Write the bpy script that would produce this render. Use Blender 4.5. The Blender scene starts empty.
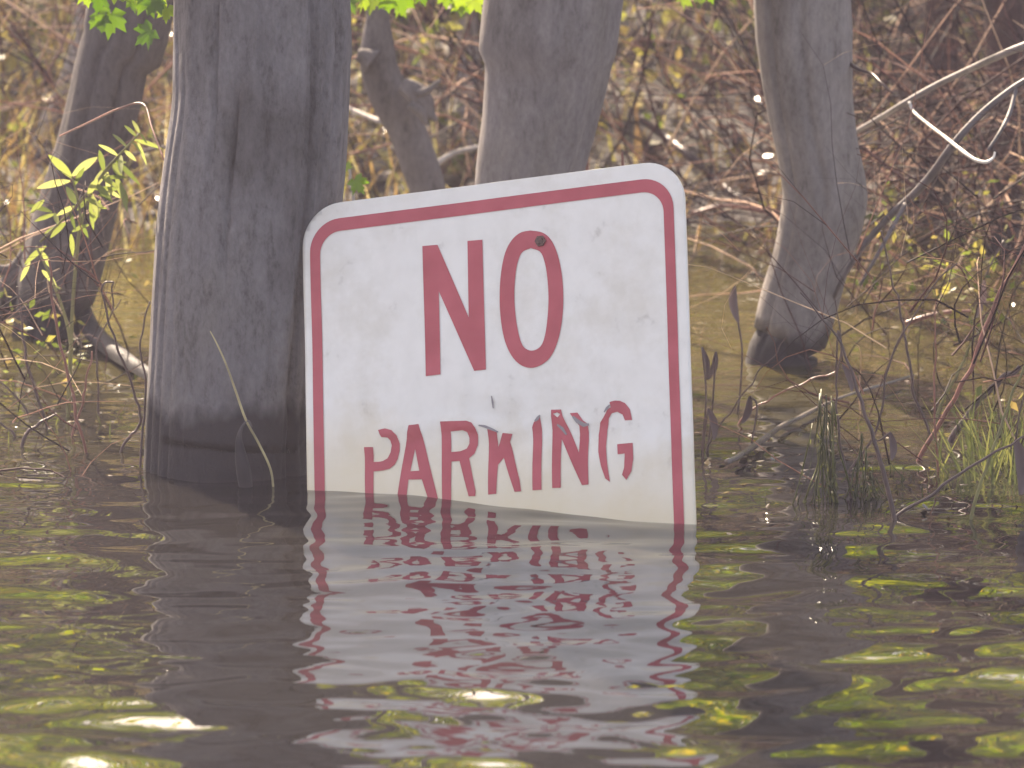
import bpy, bmesh, math, random
import numpy as np
from mathutils import Vector, Matrix, noise, geometry

random.seed(7)
RNG = np.random.default_rng(11)
SC = bpy.context.scene
COL = SC.collection

# ------------------------------------------------------------------ camera
F, H, YH = 5560.0, 0.68, -437.0             # focal length in pixels, eye height, horizon row
PIT = math.atan((384 - YH) / F)
cam = bpy.data.cameras.new('camera')
cam.sensor_width = 36.0
cam.lens = F * 36.0 / 1024.0
cam.clip_start, cam.clip_end = 0.05, 500
cam.dof.use_dof = True
cam.dof.focus_distance = 4.1
cam.dof.aperture_fstop = 17
camo = bpy.data.objects.new('camera', cam)
camo.location = (0, 0, H)
camo.rotation_euler = (math.pi / 2 - PIT, 0, 0)
COL.objects.link(camo)
SC.camera = camo

# ------------------------------------------------------------------ light
SUN_EL = math.radians(41)
SUN_AZ = math.radians(-21)                  # from +Y, the sun stands behind the trees, a little left
sv = Vector((math.sin(SUN_AZ) * math.cos(SUN_EL), math.cos(SUN_AZ) * math.cos(SUN_EL), math.sin(SUN_EL)))
world = bpy.data.worlds.new('World')
SC.world = world
world.use_nodes = True
wn = world.node_tree
bg = wn.nodes['Background']
sky = wn.nodes.new('ShaderNodeTexSky')
sky.sky_type = 'NISHITA'
sky.sun_disc = False
sky.sun_elevation = SUN_EL
sky.sun_rotation = SUN_AZ
sky.dust_density = 2.0
sky.ozone_density = 0.6
sky.air_density = 0.9
wn.links.new(sky.outputs[0], bg.inputs[0])
bg.inputs[1].default_value = 0.10
sun = bpy.data.lights.new('sun', 'SUN')
sun.energy = 5.0
sun.angle = math.radians(0.5)
sun.color = (1.0, 0.95, 0.87)
suno = bpy.data.objects.new('sun', sun)
suno.rotation_euler = sv.to_track_quat('Z', 'Y').to_euler()
suno.location = sv * 30
COL.objects.link(suno)
SC.view_settings.view_transform = 'Standard'
SC.view_settings.look = 'None'
SC.view_settings.gamma = 1
SC.view_settings.use_white_balance = True
SC.view_settings.white_balance_temperature = 8250
SC.view_settings.white_balance_tint = 14
SC.view_settings.exposure = 2.42
SC.cycles.max_bounces = 6
SC.cycles.volume_bounces = 0
SC.cycles.volume_step_rate = 4

# ------------------------------------------------------------------ geometry helpers
CP, SP = math.cos(PIT), math.sin(PIT)


def ray(px, py):
    x, y = (px - 512) / F, (384 - py) / F
    return Vector((x, CP + y * SP, -SP + y * CP))


def P(px, py, D):
    """Point seen at pixel (px, py) that stands D metres ahead."""
    d = ray(px, py)
    return Vector((0, 0, H)) + d * (D / d.y)


def DW(py):
    """Distance of the water surface seen at row py."""
    d = ray(512, py)
    return -H / d.z * d.y


def link(name, me, mats=None, parent=None):
    o = bpy.data.objects.new(name, me)
    COL.objects.link(o)
    for m in (mats if isinstance(mats, (list, tuple)) else [mats] if mats else []):
        me.materials.append(m)
    if parent:
        o.parent = parent
    return o


def tag(o, label=None, cat=None, group=None, kind=None):
    if label:
        o['label'] = label
    if cat:
        o['category'] = cat
    if group:
        o['group'] = group
    if kind:
        o['kind'] = kind
    return o


def empty(name, loc, label, cat, group=None):
    o = bpy.data.objects.new(name, None)
    o.empty_display_size = 0.05
    o.location = loc
    COL.objects.link(o)
    return tag(o, label, cat, group)


def catmull(pts, n):
    """Resample a list of equal-length tuples to n samples per span."""
    a = [np.array(p, float) for p in pts]
    if len(a) == 2:
        return [a[0] + (a[1] - a[0]) * t for t in np.linspace(0, 1, n + 1)]
    out = []
    for i in range(len(a) - 1):
        p0 = a[i - 1] if i else 2 * a[0] - a[1]
        p1, p2 = a[i], a[i + 1]
        p3 = a[i + 2] if i + 2 < len(a) else 2 * a[-1] - a[-2]
        for k in range(n):
            t = k / n
            out.append(0.5 * (2 * p1 + (p2 - p0) * t + (2 * p0 - 5 * p1 + 4 * p2 - p3) * t * t
                              + (3 * p1 - p0 - 3 * p2 + p3) * t ** 3))
    out.append(a[-1])
    return out


class Geo:
    """Collects vertices and faces for one mesh."""

    def __init__(self):
        self.v, self.f, self.m = [], [], []

    def tube(self, pts, segs=6, disp=None, mi=0, cap=True):
        """pts: (x, y, z, r)."""
        pts = [np.asarray(p, float) for p in pts]
        base = len(self.v)
        n = len(pts)
        ref = np.array([0.0, 1.0, 0.0])
        for i, p in enumerate(pts):
            t = pts[min(i + 1, n - 1)][:3] - pts[max(i - 1, 0)][:3]
            t = t / (np.linalg.norm(t) + 1e-12)
            if abs(t @ ref) > 0.97:
                ref = np.array([1.0, 0.0, 0.0]) if abs(t[0]) < 0.9 else np.array([0.0, 0.0, 1.0])
            fr = -(ref - t * (ref @ t))         # angle 0 faces the camera side (-Y)
            fr /= np.linalg.norm(fr)
            sd = np.cross(t, fr)
            for k in range(segs):
                a = 2 * math.pi * k / segs
                r = p[3]
                if disp:
                    r += disp(a if a <= math.pi else a - 2 * math.pi, p)
                self.v.append(tuple(p[:3] + (fr * math.cos(a) + sd * math.sin(a)) * r))
        for i in range(n - 1):
            for k in range(segs):
                a, b = base + i * segs + k, base + i * segs + (k + 1) % segs
                self.f.append((a, b, b + segs, a + segs))
                self.m.append(mi)
        if cap:
            self.f.append(tuple(base + k for k in range(segs))[::-1])
            self.f.append(tuple(base + (n - 1) * segs + k for k in range(segs)))
            self.m += [mi, mi]

    def poly(self, vs, mi=0):
        b = len(self.v)
        self.v += [tuple(v) for v in vs]
        self.f.append(tuple(range(b, b + len(vs))))
        self.m.append(mi)

    def fan(self, c, rim, mi=0, closed=True):
        b = len(self.v)
        self.v.append(tuple(c))
        self.v += [tuple(v) for v in rim]
        n = len(rim)
        for k in range(n if closed else n - 1):
            self.f.append((b, b + 1 + k, b + 1 + (k + 1) % n))
            self.m.append(mi)

    def build(self, name, mats, parent=None, smooth=True):
        me = bpy.data.meshes.new(name)
        me.from_pydata(self.v, [], self.f)
        me.polygons.foreach_set('material_index', self.m)
        me.polygons.foreach_set('use_smooth', [smooth] * len(self.f))
        me.update()
        o = link(name, me, mats, parent)
        if parent:
            o.matrix_parent_inverse = Matrix.Translation(-parent.location)
        return o


# ------------------------------------------------------------------ materials
def newmat(name):
    m = bpy.data.materials.new(name)
    m.use_nodes = True
    nt = m.node_tree
    return m, nt, nt.nodes['Principled BSDF']


def node(nt, t, **kw):
    n = nt.nodes.new(t)
    for k, v in kw.items():
        if k in n.inputs:
            n.inputs[k].default_value = v
        else:
            setattr(n, k, v)
    return n


def ramp(nt, src, stops):
    r = nt.nodes.new('ShaderNodeValToRGB')
    el = r.color_ramp.elements
    while len(el) < len(stops):
        el.new(0.5)
    for e, (p, c) in zip(el, stops):
        e.position = p
        e.color = (*c, 1)
    nt.links.new(src, r.inputs[0])
    return r


def mapping(nt, scale, obj=True):
    tc = nt.nodes.new('ShaderNodeTexCoord')
    mp = nt.nodes.new('ShaderNodeMapping')
    mp.inputs['Scale'].default_value = scale
    nt.links.new(tc.outputs['Object'], mp.inputs[0])
    return mp


def bark(name, dark, light, wet=0.045, wetcol=(0.022, 0.019, 0.021), bump=0.5, scale=(55, 55, 9)):
    """Grey bark: vertical grain, lichen blotches and a wet band above the water line."""
    m, nt, b = newmat(name)
    L = nt.links
    mp = mapping(nt, scale)
    n1 = node(nt, 'ShaderNodeTexNoise', Scale=1.0, Detail=6.0, Roughness=0.55)
    L.new(mp.outputs[0], n1.inputs[0])
    mp2 = mapping(nt, (11, 11, 6))
    n2 = node(nt, 'ShaderNodeTexNoise', Scale=1.0, Detail=4.0, Roughness=0.6)
    L.new(mp2.outputs[0], n2.inputs[0])
    mpf = mapping(nt, (260, 260, 130))
    nf = node(nt, 'ShaderNodeTexNoise', Scale=1.0, Detail=4.0, Roughness=0.7)
    L.new(mpf.outputs[0], nf.inputs[0])
    mixn = node(nt, 'ShaderNodeMix', data_type='FLOAT')
    mixn.inputs[0].default_value = 0.5
    L.new(n1.outputs[0], mixn.inputs['A'])
    L.new(nf.outputs[0], mixn.inputs['B'])
    n1o = mixn.outputs['Result']
    c1 = ramp(nt, n1o, [(0.33, dark), (0.47, light), (0.66, tuple(min(1, x * 1.4) for x in light))])
    mx = node(nt, 'ShaderNodeMix', data_type='RGBA', blend_type='MULTIPLY')
    mx.inputs[0].default_value = 1.0
    c2 = ramp(nt, n2.outputs[0], [(0.32, (0.62, 0.6, 0.58)), (0.5, (1, 1, 1)), (0.68, (1.0, 0.98, 0.9))])
    L.new(c1.outputs[0], mx.inputs['A'])
    L.new(c2.outputs[0], mx.inputs['B'])
    geo = nt.nodes.new('ShaderNodeNewGeometry')
    sep = nt.nodes.new('ShaderNodeSeparateXYZ')
    L.new(geo.outputs['Position'], sep.inputs[0])
    mp3 = mapping(nt, (30, 30, 12))
    b.inputs['Specular IOR Level'].default_value = 0.2
    n3 = node(nt, 'ShaderNodeTexNoise', Scale=1.0, Detail=3.0)
    L.new(mp3.outputs[0], n3.inputs[0])
    add = node(nt, 'ShaderNodeMath', operation='MULTIPLY_ADD')
    add.inputs[1].default_value = -0.075
    L.new(n3.outputs[0], add.inputs[0])
    L.new(sep.outputs['Z'], add.inputs[2])
    mr = node(nt, 'ShaderNodeMapRange')
    mr.inputs['From Min'].default_value = wet - 0.044
    mr.inputs['From Max'].default_value = wet - 0.029
    L.new(add.outputs[0], mr.inputs[0])
    mw = node(nt, 'ShaderNodeMix', data_type='RGBA')
    mw.inputs['A'].default_value = (*wetcol, 1)
    L.new(mr.outputs[0], mw.inputs[0])
    L.new(mx.outputs['Result'], mw.inputs['B'])
    L.new(mw.outputs['Result'], b.inputs['Base Color'])
    rr = node(nt, 'ShaderNodeMapRange')
    rr.inputs['To Min'].default_value = 0.7
    rr.inputs['To Max'].default_value = 0.9
    L.new(mr.outputs[0], rr.inputs[0])
    L.new(rr.outputs[0], b.inputs['Roughness'])
    bp = node(nt, 'ShaderNodeBump', Strength=bump, Distance=0.004)
    L.new(n1o, bp.inputs['Height'])
    L.new(bp.outputs[0], b.inputs['Normal'])
    return m


def twigmat(name, stops, rough=0.6, spec=0.4):
    """Every separate twig of the mesh takes its own colour from the ramp."""
    m, nt, b = newmat(name)
    g = nt.nodes.new('ShaderNodeNewGeometry')
    c = ramp(nt, g.outputs['Random Per Island'], stops)
    mp = mapping(nt, (60, 60, 60))
    n = node(nt, 'ShaderNodeTexNoise', Scale=1.0, Detail=3.0)
    nt.links.new(mp.outputs[0], n.inputs[0])
    mx = node(nt, 'ShaderNodeMix', data_type='RGBA', blend_type='MULTIPLY')
    mx.inputs[0].default_value = 1
    c2 = ramp(nt, n.outputs[0], [(0.3, (0.6, 0.6, 0.6)), (0.65, (1.1, 1.1, 1.1))])
    nt.links.new(c.outputs[0], mx.inputs['A'])
    nt.links.new(c2.outputs[0], mx.inputs['B'])
    nt.links.new(mx.outputs['Result'], b.inputs['Base Color'])
    b.inputs['Roughness'].default_value = rough
    b.inputs['Specular IOR Level'].default_value = spec
    return m


def leafmat(name, stops, trans=0.5, rough=0.4, glow=1.15, spec=0.4):
    m, nt, b = newmat(name)
    L = nt.links
    g = nt.nodes.new('ShaderNodeNewGeometry')
    c = ramp(nt, g.outputs['Random Per Island'], stops)
    L.new(c.outputs[0], b.inputs['Base Color'])
    b.inputs['Roughness'].default_value = rough
    b.inputs['Specular IOR Level'].default_value = spec
    t = nt.nodes.new('ShaderNodeBsdfTranslucent')
    hs = node(nt, 'ShaderNodeHueSaturation', Saturation=1.1, Value=glow)
    L.new(c.outputs[0], hs.inputs['Color'])
    L.new(hs.outputs[0], t.inputs[0])
    mx = nt.nodes.new('ShaderNodeMixShader')
    mx.inputs[0].default_value = trans
    L.new(b.outputs[0], mx.inputs[1])
    L.new(t.outputs[0], mx.inputs[2])
    L.new(mx.outputs[0], nt.nodes['Material Output'].inputs[0])
    return m


M_BIG = bark('bark_grey_furrowed', (0.062, 0.055, 0.054), (0.122, 0.112, 0.115), wet=0.048, scale=(75, 75, 24), bump=0.9)
M_MID = bark('bark_grey_smooth', (0.085, 0.075, 0.073), (0.14, 0.125, 0.125), bump=0.3, scale=(70, 70, 25))
M_RIGHT = bark('bark_grey_pale', (0.08, 0.07, 0.064), (0.16, 0.142, 0.135), wet=0.025, bump=0.45, scale=(60, 60, 14))
M_SLIM = bark('bark_grey_brown', (0.05, 0.042, 0.042), (0.115, 0.1, 0.098), bump=0.4, scale=(60, 60, 20))
M_BACK = bark('bark_dark', (0.022, 0.018, 0.019), (0.07, 0.06, 0.06), wet=0.03, bump=0.6)
M_FAR = bark('bark_brown', (0.025, 0.014, 0.013), (0.06, 0.036, 0.034), bump=0.6)
M_PALE = bark('bark_weathered', (0.16, 0.14, 0.13), (0.3, 0.27, 0.26), bump=0.3)
M_LIT = twigmat('sunlit_twig', [(0, (0.62, 0.58, 0.55)), (1, (0.7, 0.66, 0.62))], 0.3)  # near-white base colour carries the sunlight on the hooked twig
M_DUSK = twigmat('dead_wood_dusky', [(0, (0.085, 0.07, 0.072)), (1, (0.11, 0.092, 0.094))])
M_BRANCH = twigmat('dead_wood_branch', [(0, (0.14, 0.12, 0.12)), (1, (0.18, 0.155, 0.155))])
M_GREYTWIG = twigmat('dead_wood_grey', [(0, (0.22, 0.19, 0.19)), (1, (0.3, 0.27, 0.27))])
M_REDTWIG = twigmat('stem_red_brown', [(0, (0.16, 0.06, 0.045)), (1, (0.24, 0.1, 0.075))], 0.45)
M_DARKTWIG = twigmat('stem_dark', [(0, (0.05, 0.03, 0.03)), (1, (0.09, 0.055, 0.05))], 0.45)
M_OLIVE = twigmat('stem_olive', [(0, (0.14, 0.13, 0.04)), (1, (0.2, 0.18, 0.07))], 0.45)
M_STRAW = twigmat('stem_straw', [(0, (0.33, 0.27, 0.13)), (1, (0.4, 0.34, 0.18))], 0.5)
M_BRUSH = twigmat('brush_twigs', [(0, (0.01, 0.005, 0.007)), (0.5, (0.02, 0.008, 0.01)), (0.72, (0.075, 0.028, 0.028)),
                                  (0.88, (0.3, 0.145, 0.1)), (1, (0.6, 0.43, 0.3))], 0.75, 0.12)  # light stops stand in for sunlit twigs, dark ones for shade
M_MAPLE = leafmat('maple_leaf', [(0, (0.05, 0.11, 0.012)), (0.6, (0.10, 0.18, 0.02)), (1, (0.2, 0.28, 0.04))], 0.5, 0.45, 0.85)
M_WILLOW = leafmat('willow_leaf', [(0, (0.09, 0.12, 0.03)), (0.6, (0.2, 0.23, 0.07)), (1, (0.3, 0.31, 0.13))], 0.5, 0.5, 0.9)
M_CROWN = leafmat('canopy_leaf', [(0, (0.05, 0.095, 0.01)), (0.4, (0.12, 0.18, 0.015)), (0.8, (0.25, 0.27, 0.025)), (1, (0.34, 0.24, 0.04))], 0.6, 0.6, 2.0, 0.12)
M_DRY = leafmat('dry_leaf', [(0, (0.06, 0.045, 0.05)), (1, (0.11, 0.08, 0.08))], 0.2)
M_LITTER = leafmat('leaf_litter', [(0, (0.03, 0.016, 0.012)), (0.5, (0.05, 0.027, 0.018)), (0.75, (0.15, 0.1, 0.04)), (0.9, (0.17, 0.17, 0.04)), (1, (0.6, 0.5, 0.3))], 0.25, 0.25)
M_DRYGRASS = leafmat('dry_grass', [(0, (0.08, 0.045, 0.025)), (0.5, (0.22, 0.15, 0.065)), (0.8, (0.17, 0.17, 0.045)), (1, (0.55, 0.45, 0.25))], 0.4, 0.35, 1.3)
M_GLINT = leafmat('glint_leaf', [(0, (0.03, 0.02, 0.015)), (1, (0.12, 0.09, 0.05))], 0.1, 0.12)
M_UNDER = leafmat('undergrowth_leaf', [(0, (0.05, 0.07, 0.015)), (0.45, (0.11, 0.13, 0.03)), (0.75, (0.16, 0.12, 0.05)), (1, (0.24, 0.22, 0.06))], 0.5, 0.5, 1.3, 0.25)
M_WEED = leafmat('trailing_weed', [(0, (0.03, 0.035, 0.012)), (0.7, (0.08, 0.09, 0.025)), (1, (0.17, 0.17, 0.06))], 0.35)
M_GRASS = leafmat('marsh_grass', [(0, (0.025, 0.03, 0.012)), (0.6, (0.045, 0.055, 0.02)), (1, (0.15, 0.15, 0.05))], 0.45)

# ------------------------------------------------------------------ ground
def bank_z(x, y):
    s = y - 5.72 - 0.22 * noise.noise((x * 1.1, 3.1, 0)) - 0.08 * noise.noise((x * 4, 7.7, 0))
    if s < 0:
        z = max(-0.45, s * 0.35)
    else:
        z = 0.10 * s + 0.035 * s * s if s < 8 else 3.04 + 0.2 * (s - 8)
        z = min(z, 9 + 0.002 * s)
    return z + 0.02 * noise.noise((x * 3, y * 3, 1.0)) * min(1, max(0, s + 0.3))


def sheet(xs, ys, zf, name, m):
    nx, ny = len(xs), len(ys)
    X, Y = np.meshgrid(xs, ys)
    Z = zf(X, Y)
    me = bpy.data.meshes.new(name)
    me.vertices.add(nx * ny)
    me.vertices.foreach_set('co', np.stack([X, Y, Z], -1).astype(np.float32).ravel())
    i = np.arange(ny - 1)[:, None] * nx + np.arange(nx - 1)[None]
    q = np.stack([i, i + 1, i + 1 + nx, i + nx], -1).reshape(-1, 4).astype(np.int32)
    me.loops.add(q.size)
    me.loops.foreach_set('vertex_index', q.ravel())
    me.polygons.add(len(q))
    me.polygons.foreach_set('loop_start', np.arange(0, q.size, 4, dtype=np.int32))
    me.polygons.foreach_set('use_smooth', np.ones(len(q), bool))
    me.update(calc_edges=True)
    me.validate()
    return link(name, me, m)


def axis(lo, hi, step, outs, far):
    a = list(np.arange(lo, hi, step))
    up, dn, d = [hi], [lo], step
    while up[-1] < far:
        d *= outs
        up.append(up[-1] + d)
        dn.append(dn[-1] - d)
    return np.array(dn[:0:-1] + a + up)


m, nt, b = newmat('forest_soil')
mp = mapping(nt, (9, 9, 9))
n = node(nt, 'ShaderNodeTexNoise', Scale=1.0, Detail=8.0, Roughness=0.7)
nt.links.new(mp.outputs[0], n.inputs[0])
c = ramp(nt, n.outputs[0], [(0.3, (0.008, 0.005, 0.005)), (0.5, (0.022, 0.013, 0.011)), (0.62, (0.042, 0.032, 0.015)), (0.75, (0.08, 0.06, 0.033))])
nt.links.new(c.outputs[0], b.inputs['Base Color'])
b.inputs['Roughness'].default_value = 0.9
bp = node(nt, 'ShaderNodeBump', Strength=0.8, Distance=0.03)
nt.links.new(n.outputs[0], bp.inputs['Height'])
nt.links.new(bp.outputs[0], b.inputs['Normal'])
zf = np.vectorize(bank_z)
tag(sheet(axis(-2.5, 2.5, 0.05, 1.25, 120), axis(5.0, 9.0, 0.05, 1.25, 120), zf, 'ground', m), kind='structure')

# ------------------------------------------------------------------ water
comps = []
for i in range(90):
    lam = math.exp(RNG.uniform(math.log(0.024), math.log(0.22)))
    th = RNG.normal(0, 0.55)
    k = 2 * math.pi / lam
    comps.append((k * math.sin(th), k * math.cos(th), RNG.uniform(0, 6.28), lam))
RINGS = [(W0, r0, lam, a) for W0, r0, lam, a in (((700, 668), 0.10, 0.05, 0.00035), ((905, 600), 0.06, 0.035, 0.00015), ((100, 560), 0.09, 0.06, 0.0002))]


def water_z(X, Y):
    near = 1 / (1 + np.exp((Y - 4.05) * 7))
    fore = 1 / (1 + np.exp((Y - 3.42) * 14))              # the open water in front is livelier
    fade = np.clip(1.3 - np.abs(X) / 1.6, 0, 1) * np.clip((7.0 - Y) / 1.0, 0, 1) * np.clip((Y - 1.2) / 1.0, 0, 1)
    Z = np.zeros_like(X)
    for kx, ky, ph, lam in comps:
        long_ = min(1, lam / 0.10)
        body = min(1, max(0, (lam - 0.034) / 0.025)) * (1 if lam < 0.14 else 0.45)
        s = (0.0088 + 0.0098 * body) * near * (1 + 0.25 * fore) + (0.0150 - 0.0060 * long_) * (1 - near)
        env = 0.6 + 0.4 * np.sin(1.7 * X * math.cos(ph * 3) + 2.3 * Y * math.sin(ph * 5) + ph * 7)
        Z += 0.84 * s * lam / (2 * math.pi) * env * np.sin(kx * X + ky * Y + ph)
    for (px, py), r0, lam, a in RINGS:
        cx, cy = P(px, py, DW(py)).xy
        r = np.hypot(X - cx, Y - cy)
        Z += a * np.cos(2 * math.pi * r / lam) * np.exp(-(r / r0) ** 2)
    Z *= fade
    # the current heaps the water against the left half of the sign and drops it past the right half
    g = np.exp(-((Y - 4.0) / 0.10) ** 2) * np.exp(-(X / 0.22) ** 4)
    Z += g * (-0.0042) * np.tanh((X - 0.005) / 0.06)
    return Z


m, nt, b = newmat('flood_water')
mp = mapping(nt, (2.2, 3.2, 1))
n = node(nt, 'ShaderNodeTexNoise', Scale=1.0, Detail=3.0)
nt.links.new(mp.outputs[0], n.inputs[0])
c = ramp(nt, n.outputs[0], [(0.35, (0.009, 0.008, 0.008)), (0.65, (0.014, 0.0125, 0.011))])
geo = nt.nodes.new('ShaderNodeNewGeometry')
sp_ = nt.nodes.new('ShaderNodeSeparateXYZ')
nt.links.new(geo.outputs['Position'], sp_.inputs[0])
ma = node(nt, 'ShaderNodeMath', operation='MULTIPLY_ADD')
ma.inputs[1].default_value = 0.9
nt.links.new(n.outputs[0], ma.inputs[0])
nt.links.new(sp_.outputs['Y'], ma.inputs[2])
mr = node(nt, 'ShaderNodeMapRange')
mr.inputs['From Min'].default_value = 4.7
mr.inputs['From Max'].default_value = 5.3
nt.links.new(ma.outputs[0], mr.inputs[0])
silt = node(nt, 'ShaderNodeMix', data_type='RGBA')          # shallow silt towards the bank, base colour also painted for reflected sunlit ochre
silt.inputs['B'].default_value = (0.052, 0.044, 0.015, 1)
nt.links.new(mr.outputs[0], silt.inputs[0])
nt.links.new(c.outputs[0], silt.inputs['A'])
nt.links.new(silt.outputs['Result'], b.inputs['Base Color'])
b.inputs['Roughness'].default_value = 0.02
b.inputs['IOR'].default_value = 2.05
mp = mapping(nt, (22, 70, 1))
n = node(nt, 'ShaderNodeTexNoise', Scale=1.0, Detail=2.0)
nt.links.new(mp.outputs[0], n.inputs[0])
bp = node(nt, 'ShaderNodeBump', Strength=0.03, Distance=0.004)
nt.links.new(n.outputs[0], bp.inputs['Height'])
nt.links.new(bp.outputs[0], b.inputs['Normal'])
tag(sheet(axis(-0.85, 0.85, 0.005, 1.2, 110), axis(2.7, 5.8, 0.003, 1.2, 110), water_z, 'water', m), kind='structure')


# ------------------------------------------------------------------ trees
def notch_disp(seed, amp, notches, fx=7, fz=5):
    def disp(a, p):
        z = p[2]
        q = Vector((math.cos(a) * p[3] * 14 * fx / 7, math.sin(a) * p[3] * 14 * fx / 7, z * fz + seed))
        r = amp * p[3] * (noise.noise(q) + 0.55 * noise.noise(Vector((q.x * 3.3, q.y * 3.3, q.z * 1.3)))
                          + 0.35 * noise.noise(Vector((q.x * 7, q.y * 7, q.z * 2.2))))
        for (an, z0, z1, w, dep) in notches:
            an2 = an + 0.05 * noise.noise(Vector((z * 7, an * 5, seed))) + 0.02 * noise.noise(Vector((z * 40, an * 5, seed)))
            if z0 < z < z1:
                e = min(1, (z - z0) / 0.03, (z1 - z) / 0.03)
                r -= dep * e * math.exp(-((a - an2) / w) ** 2)
        return r
    return disp


def leaf_card(g, p, d, up, L, w, mi=0):
    """One pointed leaf folded along its midrib."""
    d = d / (np.linalg.norm(d) + 1e-9)
    s = np.cross(d, up)
    s /= (np.linalg.norm(s) + 1e-9)
    nrm = np.cross(s, d)
    b = len(g.v)
    g.v += [tuple(p), tuple(p + d * L * 0.45 + s * w - nrm * w * 0.3), tuple(p + d * L - nrm * L * 0.12), tuple(p + d * L * 0.45 - s * w - nrm * w * 0.3),
            tuple(p + d * L * 0.5)]
    g.f += [(b, b + 1, b + 4), (b + 1, b + 2, b + 4), (b, b + 4, b + 3), (b + 4, b + 2, b + 3)]
    g.m += [mi] * 4


MAPLE = [(0, 1), (11, .70), (19, .74), (27, .50), (47, .90), (58, .62), (68, .66), (84, .42), (104, .60), (126, .38), (152, .30), (176, .07)]


def maple_leaf(g, p, d, up, L, mi=0, droop=0.25):
    d = np.asarray(d, float)
    d /= np.linalg.norm(d)
    s = np.cross(d, up)
    s /= np.linalg.norm(s)
    nrm = np.cross(s, d)
    c = np.asarray(p, float) + d * L * 0.32
    pts = [(a, r) for a, r in MAPLE] + [(-a, r) for a, r in MAPLE[:0:-1]]
    rim = []
    for a, r in pts:
        a = math.radians(a)
        r = r * L * 0.68
        q = c + d * r * math.cos(a) + s * r * math.sin(a)
        q = q - nrm * droop * (r * r) / L + nrm * 0.06 * L * math.cos(a * 5) + nrm * 0.22 * abs(math.sin(a)) * r
        rim.append(q)
    g.fan(c, rim, mi)


def tree(name, label, rows, D, mat, top, seed, amp=0.05, notches=(), crown=None, segs=64, base_spread=1.12, lean=0.35, group=None, step=0.012, extra=None):
    """rows: (row, left edge, right edge) of the trunk seen from the camera; top: height where the crown ends."""
    rows = sorted(rows, key=lambda r: -r[0])
    pts = []
    for (y, l, r) in rows:
        c = P((l + r) / 2, y, D)
        pts.append((c.x, c.y, c.z, (r - l) / 2 * D / F))
    b = pts[0]
    under = min(b[2] - 0.05, -0.35)
    d0 = np.array(pts[0]) - np.array(pts[2])
    k = (b[2] - under) / max(1e-3, -d0[2]) * 0.7
    pts.insert(0, (b[0] + d0[0] * k, b[1], under, b[3] * base_spread))
    a, c = np.array(pts[-1]), np.array(pts[-3])
    dr = (a - c)[:3]
    dr = dr / np.linalg.norm(dr)
    zt = a[2]
    cur = a.copy()
    while zt < top:
        zt += (top - a[2]) / 7
        dr = dr * 0.75 + np.array([0, 0, 0.25]) + np.array([random.uniform(-.05, .05), random.uniform(-.05, .05), 0])
        dr /= np.linalg.norm(dr)
        stp = (zt - cur[2]) / max(dr[2], 0.2)
        f = 1 - 0.75 * (zt - a[2]) / (top - a[2])
        cur = np.array([*(cur[:3] + dr * stp), a[3] * max(f, 0.2)])
        pts.append(tuple(cur))
    fine = []
    sm = catmull(pts, 24)
    last = None
    for q in sm:
        gap = step if q[2] < 0.55 else 0.06
        if last is None or np.linalg.norm(q[:3] - last[:3]) >= gap:
            fine.append(q)
            last = q
    root = empty(name, (pts[1][0], pts[1][1], 0), label, 'tree', group)
    g = Geo()
    g.tube(fine, segs, notch_disp(seed, amp, notches))
    tips = []
    if crown:
        n_l, n_leaf, z0, spread, sz = crown
        for i in range(n_l):
            t = fine[int(np.argmin([abs(q[2] - (z0 + (top - z0) * (i + 0.3) / n_l)) for q in fine]))]
            an = i * 2.4 + seed
            ln = spread * random.uniform(0.6, 1.1)
            q, rad = np.array(t[:3]), t[3] * 0.45
            path = [(*q, rad)]
            dd = np.array([math.cos(an), math.sin(an), 0.6])
            for s in range(4):
                q = q + dd / np.linalg.norm(dd) * ln / 4
                dd = dd + np.array([random.uniform(-.4, .4), random.uniform(-.4, .4), random.uniform(-.2, .3)])
                rad *= 0.62
                path.append((*q, rad))
                tips.append((q.copy(), ln * (0.28 + 0.12 * s)))
            g.tube(catmull(path, 3), 7)
        tips.append((np.array(fine[-1][:3]), spread * 0.4))
    if extra:
        extra(g)
    g.build('trunk', mat, root)
    if crown:
        lg = Geo()
        for i in range(n_leaf):
            c, sp = tips[random.randrange(len(tips))]
            p = c + RNG.normal(0, 1, 3) * sp * 0.42
            d = RNG.normal(0, 1, 3)
            d[2] = -abs(d[2]) * 0.6
            leaf_card(lg, p, d, np.array([0, 0, 1.0]) + RNG.normal(0, .4, 3), sz * random.uniform(0.7, 1.3), sz * 0.34)
        lg.build('crown', M_CROWN, root)
    return root


def deg(x):
    return math.radians(x)


big = tree('maple_tree', 'broad furrowed grey trunk with dark wet base, left of the sign',
           [(0, 174, 350), (60, 173, 349), (110, 172, 347), (170, 164, 345), (220, 157, 341), (300, 150, 336), (380, 147, 330), (440, 145, 328), (468, 144, 328)],
           4.17, M_BIG, 3.6, 1.3, amp=0.045, segs=170, step=0.006,
           notches=[(deg(41), -.4, 4, .05, .010), (deg(36), -.4, 4, .03, .004), (deg(48), .0, 4, .03, .003),
                    (deg(62), -.4, 4, .05, .004), (deg(-12), .15, .31, .018, .006), (deg(-10), .1, .18, .014, .003), (deg(4), .29, .6, .02, .004),
                    (deg(-58), -.4, .32, .025, .003), (deg(-70), -.4, .36, .03, .003), (deg(-48), -.4, .16, .02, .0025), (deg(-36), .0, .12, .02, .003),
                    (deg(20), .05, .16, .02, .003), (deg(10), .2, .4, .015, .002), (deg(52), .0, .4, .02, .004), (deg(-28), .22, .5, .02, .003)],
           crown=(7, 1500, 2.0, 1.0, 0.055))
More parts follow.
